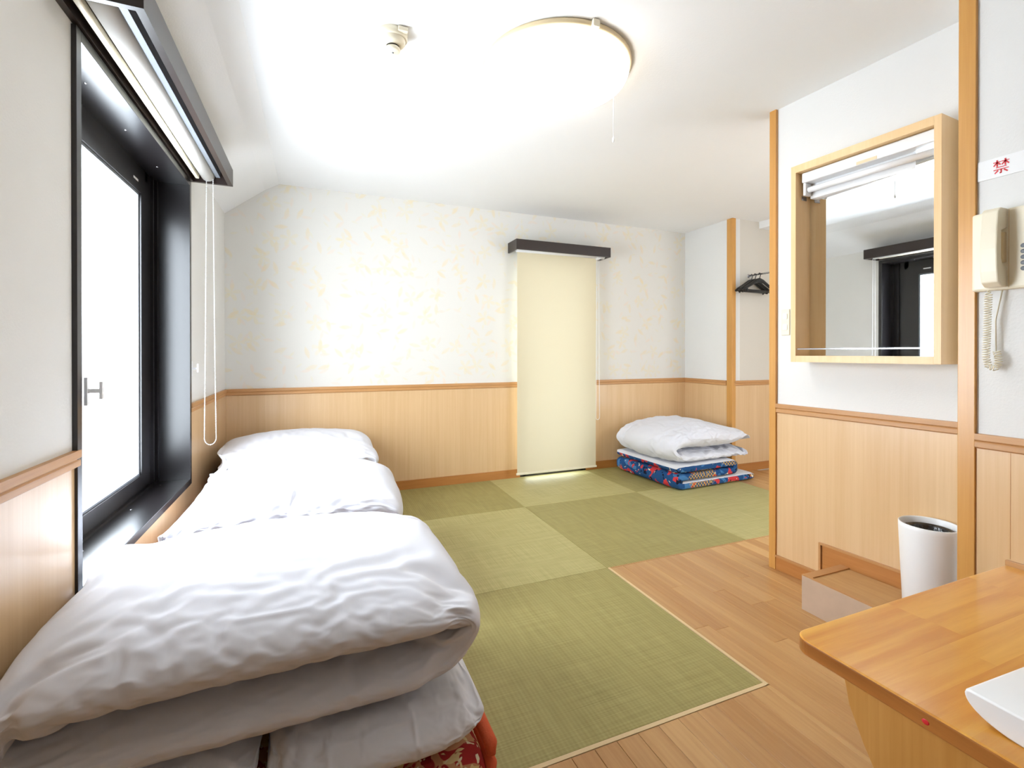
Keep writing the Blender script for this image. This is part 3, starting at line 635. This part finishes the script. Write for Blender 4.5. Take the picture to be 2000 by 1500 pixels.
# ================================================================ BEDDING
def catmull(P, n):
    P = [np.array(p, float) for p in P]; P = [2*P[0]-P[1]]+P+[2*P[-1]-P[-2]]; out = []
    for i in range(1, len(P)-2):
        for k in range(24):
            t = k/24; p0, p1, p2, p3 = P[i-1:i+3]
            out.append(.5*((2*p1)+(-p0+p2)*t+(2*p0-5*p1+4*p2-p3)*t*t+(-p0+3*p1-3*p2+p3)*t**3))
    out.append(P[-2]); out = np.array(out)
    d = np.r_[0, np.cumsum(np.linalg.norm(np.diff(out[:, :2], axis=0), axis=1))]
    s = np.linspace(0, d[-1], n)
    return np.stack([np.interp(s, d, out[:, k]) for k in range(out.shape[1])], 1), s
def nz(x, y_, z): return noise.noise(Vector((x, y_, z)))
def ridge(x, y_, z): return 1-2*abs(nz(x, y_, z))
def quilt(name, spine, y0, y1, mat, parent=None, n=170, m=120, ey=3.4, et=2.0, wr=1., seed=0., endr=.07, tf=None, side=None, off=0., lab=None, pinch=.25, lowf=1.):
    """spine rows: (x, z, half thickness, front shift, back shift). side='top' keeps only the upper face (for a sheet)"""
    S, s = catmull(spine, n); P = S[:, :2]; T = np.gradient(P, axis=0); T /= np.linalg.norm(T, axis=1)[:, None]; Nn = np.stack([-T[:, 1], T[:, 0]], 1)
    Lt = s[-1]; V, F = [], []
    for i in range(n):
        e = min(s[i], Lt-s[i]); f = 1. if e > endr else math.sqrt(max(0, 1-(1-e/endr)**2))
        h = S[i, 2]*(.04+.96*f); f0 = y0+S[i, 3]; f1 = y1+S[i, 4]
        # bumpy hems
        f0 += .010*wr*nz(s[i]*5, 1.3, seed)+.006*wr*nz(s[i]*16, 7.3, seed); f1 += .012*wr*nz(s[i]*5, 5.3, seed)
        if f < 1: f0 += (1-f)*.02; f1 -= (1-f)*.02
        yc, hw = (f0+f1)/2, (f1-f0)/2
        for k in range(m):
            ph = (2*math.pi*k/m) if side is None else (.3+(math.pi-.6)*k/(m-1))
            c_, s_ = math.cos(ph), math.sin(ph)
            yy = math.copysign(abs(c_)**(2/ey), c_); tt = math.copysign(abs(s_)**(2/et), s_)
            edge = min(1, (1-abs(yy))/.22)
            Y = yc+hw*yy; u = s[i]
            d = lowf*.016*nz(u*2.4+seed, Y*2.6, seed*.7+(tt > 0))*edge
            q = nz(u*1.8, Y*1.8, seed+9)*1.2
            w1 = max(0, ridge(u*3.2+Y*2.4+q, Y*5.2-u*2+q, seed+3))**3
            w2 = max(0, ridge(u*11, Y*2.2, seed+5))**3*max(0, (abs(yy)-.45)/.55)
            d += wr*(.009*w1*(.35+.65*edge)+.010*w2+.004*nz(u*14, Y*14, seed+6))*min(1, f*1.4)
            hh = h*tt+(d if tt > 0 else -d*.6)*abs(tt)**.5+off*(1 if tt > 0 else -1)
            p = P[i]+Nn[i]*hh
            V.append((p[0], Y+(off*(-1 if yy < 0 else 1) if abs(yy) > .9 else 0), p[1]))
    mm = m if side is None else m-1
    for i in range(n-1):
        for k in range(mm): F.append((i*m+k, i*m+(k+1) % m, (i+1)*m+(k+1) % m, (i+1)*m+k))
    if side is None: F += [tuple(range(m)), tuple(range((n-1)*m, n*m))]
    if tf: V = [tf(v) for v in V]
    return mk(name, V, F, mat, parent, smooth=True)
def spin(cx, cy, a):
    c_, s_ = math.cos(a), math.sin(a)
    return lambda v: (cx+(v[0]-cx)*c_-(v[1]-cy)*s_, cy+(v[0]-cx)*s_+(v[1]-cy)*c_, v[2])
def comforter_right_fold(x1, zb, seed, dome=0., left=.03):
    """folded once, fold towards +x; lower leaf first"""
    return [(left, zb+.055, .050, 0, 0), (left+.25, zb+.06, .062, .0, 0), (x1-.40, zb+.062, .064, 0, 0), (x1-.22, zb+.064, .062, .0, -.01), (x1-.125, zb+.078, .054, .005, -.02),
            (x1-.075, zb+.118, .044, .01, -.02), (x1-.045, zb+.165, .036, .005, -.02), (x1-.08, zb+.190, .046, -.005, -.02), (x1-.17, zb+.200, .066, -.02, -.01), (x1-.42, zb+.208+dome, .082, -.03, 0), (left+.25, zb+.202+dome, .078, -.03, 0), (left-.005, zb+.168, .056, -.02, 0)]
BED = 'three bedding sets along the window wall'
def simulate(objs, frames=12):
    """crumple: the cloth gets a little too much fabric for its shape and buckles into wrinkles, softly held to the folded form; frozen as a mesh"""
    ts = bpy.data.scenes.new('settle'); ts.gravity = (0, 0, 0)
    for o, kw in objs:
        COL.objects.unlink(o); ts.collection.objects.link(o)
        g = o.vertex_groups.new(name='hold'); wt = kw.get('hold', .2)
        for v in o.data.vertices:
            g.add([v.index], wt*(.45 if v.co.x > kw.get('loose', 9) else 1), 'REPLACE')   # looser towards the fold
        m = o.modifiers.new('cloth', 'CLOTH'); S = m.settings
        S.quality = 4; S.mass = .15; S.tension_stiffness = S.compression_stiffness = kw.get('tension', 15); S.shear_stiffness = 5; S.bending_stiffness = kw.get('bend', .2)
        S.tension_damping = S.compression_damping = 8; S.air_damping = 2
        S.shrink_min = -kw.get('excess', .06); S.use_pressure = True; S.uniform_pressure_force = kw.get('pressure', .5)
        S.vertex_group_mass = 'hold'; S.pin_stiffness = kw.get('pin', 1)
        cs = m.collision_settings; cs.use_collision = False; cs.use_self_collision = False
        m.point_cache.frame_start = 1; m.point_cache.frame_end = frames+1
    for f in range(1, frames+1): ts.frame_set(f)
    dg = ts.view_layers[0].depsgraph; dg.update()
    for o, kw in objs:
        me = bpy.data.meshes.new_from_object(o.evaluated_get(dg)); o.modifiers.clear(); o.vertex_groups.clear(); o.data = me
        for v in me.vertices:          # rest on what lies below, keep clear of the window wall
            v.co.z = min(max(v.co.z, kw.get('zmin', 0)), kw.get('zmax', 9)); v.co.x = max(v.co.x, kw.get('xmin', -9)) if v.co.z < .495 or kw.get('xall') else v.co.x
        for p in me.polygons: p.use_smooth = True
        ts.collection.objects.unlink(o); COL.objects.link(o)
        sb = o.modifiers.new('smooth', 'SUBSURF'); sb.levels = 1; sb.render_levels = 1
    bpy.data.scenes.remove(ts)
SIM = []
# --- near set
q1 = quilt('comforter', comforter_right_fold(1.02, .312, 1., .0, .02), 1.10, 1.87, M['cotton'], seed=1.3, endr=.05, n=150, m=110, wr=.3, lowf=.5)
SIM.append((q1, dict(hold=.24, excess=.034, bend=.15, loose=.85, zmin=.318, xmin=.018, xall=1)))
tag(q1, 'large white folded comforter in front, on top of the nearest bedding stack', 'comforter', BED)
def pillow(x0, x1, y0, y1, z0, z1, seed, label):
    zc = (z0+z1)/2; h = (z1-z0)/2
    sp = [(x0, zc-.01, h*.5, .04, 0), (x0+.08, zc, h*.9, .0, 0), ((x0+x1)/2, zc+.004, h, -.012, 0), (x1-.09, zc, h*.92, .0, 0), (x1, zc+.01, h*.5, .03, 0)]
    o = quilt('pillow', sp, y0, y1, M['sheet'], n=90, m=90, ey=2.8, et=2.0, seed=seed, endr=.05, wr=.3, lowf=.5)
    SIM.append((o, dict(hold=.2, excess=.045, bend=.1, zmin=.204, zmax=.316)))
    return tag(o, label, 'pillow', 'pillows under the nearest comforter')
pillow(.515, 1.0, 1.055, 1.55, .206, .318, 4.2, 'white pillow with a sharp corner under the nearest comforter, above red print')
pillow(.06, .506, 1.08, 1.55, .206, .316, 6.1, 'bluish white pillow left of the other under the nearest comforter')
def mattress(name, x0, x1, y0, y1, t, mat, seed, label, group, sheet=True, xr=None, flip=False, tf=None, piping=None):
    """three-fold futon: bottom leaf open to the right, fold left, middle leaf, fold right, top leaf"""
    xr = xr or x1-.25; h = t/2*.93
    z1, z2, z3 = t*.5, t*1.52, t*2.54
    sp = [(x1, z1-.006, h*.8, 0, 0), (x1-.12, z1, h, 0, 0), (x0+.2, z1, h, 0, 0), (x0+t*.75, z1+.003, h, 0, 0), (x0+h+.002, (z1+z2)/2, h*.95, 0, 0), (x0+t*.75, z2-.003, h, 0, 0), (x0+.2, z2, h, 0, 0),
          (xr-.2, z2, h, 0, 0), (xr-t*.75, z2+.003, h, 0, 0), (xr-h-.002, (z2+z3)/2, h*.95, 0, 0), (xr-t*.75, z3-.003, h, 0, 0), (xr-.2, z3, h, 0, 0), (x0+.12, z3, h, 0, 0), (x0+.005, z3+.002, h*.8, 0, 0)]
    root = empty(name, ((x0+x1)/2, (y0+y1)/2, 0), label, 'mattress', group)
    quilt('printed_cover', sp, y0, y1, mat, root, n=200, m=64, ey=9, et=5, seed=seed, endr=.02, wr=.25, lowf=.15, tf=tf)
    return root, sp
# near mattress
mt, sp = mattress('futon_mattress', .05, 1.005, 1.06, 1.88, .067, M['redprint'], 2., 'red floral print futon mattress at the bottom of the nearest stack', BED, xr=1.0)
for z in (.155, .205):
    V, F = tubev([(1.004, 1.07, z-.02), (1.006, 1.075, z), (1.006, 1.3, z), (1.006, 1.7, z), (1.004, 1.86, z)], [.012, .016, .017, .017, .012], 12); mk('piping', V, F, M['orange'], mt, smooth=True)
# --- middle set
tf2 = spin(.55, 2.4, -.06)
q2 = quilt('comforter', comforter_right_fold(1.0, .30, 1., -.005, .055), 2.05, 2.90, M['cotton'], seed=14.9, tf=tf2, n=150, m=110, wr=.3, lowf=.5)
SIM.append((q2, dict(hold=.16, excess=.045, bend=.12, loose=.85, zmin=.299, xmin=.016)))
tag(q2, 'white folded comforter of the middle bedding stack under the window', 'comforter', BED)
m2, _ = mattress('futon_mattress', .06, 1.0, 2.06, 2.84, .098, M['redprint'], 7., 'futon mattress hidden below the middle white comforter', BED, xr=.99)
# --- far set
q3 = quilt('comforter', comforter_right_fold(1.0, .31, 1., .0, .04), 3.02, 3.92, M['cotton'], seed=24.4, n=130, m=100, wr=.3, lowf=.5)
SIM.append((q3, dict(hold=.2, excess=.035, bend=.12, zmin=.305, xmin=.016)))
tag(q3, 'white folded comforter of the farthest stack in the back left corner', 'comforter', BED)
m3, _ = mattress('futon_mattress', .06, 1.0, 3.04, 3.88, .10, M['redprint'], 9., 'futon mattress hidden below the farthest white comforter', BED, xr=.99)
# --- right set
BR = 'bedding set in the back right corner'
tf4 = spin(3.8, 3.53, .045)
m4, sp4 = mattress('futon_mattress', 3.345, 4.262, 3.115, 3.94, .068, M['blueprint'], 5., 'blue and red crane print futon mattress folded in the back right corner', BR, xr=4.05, tf=tf4)
quilt('white_sheet', [(a, b_, c, 0, 0) for a, b_, c, _, _ in [(x, z, hh, 0, 0) for x, z, hh, _, _ in sp4]][::-1], 3.115, 3.94, M['sheet'], m4, n=200, m=40, ey=9, et=5, seed=5., endr=.02, wr=.25, lowf=.15, side='top', off=.0035, tf=tf4)
cs = [(4.26, .245, .018, .02, 0), (4.15, .248, .040, .0, 0), (3.75, .250, .052, 0, 0), (3.48, .254, .05, .0, 0), (3.38, .285, .052, .01, -.02), (3.345, .335, .055, .02, -.03), (3.40, .385, .072, .0, -.02), (3.52, .408, .092, -.015, 0), (3.75, .415, .115, -.02, 0), (4.0, .40, .088, -.02, 0), (4.22, .365, .04, .0, -.02)]
q4 = quilt('comforter', [(a, b_, c, d_, e) for a, b_, c, d_, e in cs][::-1], 3.115, 3.96, M['cotton'], seed=33.1, ey=2.8, n=150, m=110, wr=.3, lowf=.5, tf=tf4)
SIM.append((q4, dict(hold=.16, excess=.05, bend=.1, loose=4.1, zmin=.212)))
simulate(SIM)
tag(q4, 'puffy white folded comforter lying on the blue print futon mattress', 'comforter', BR)
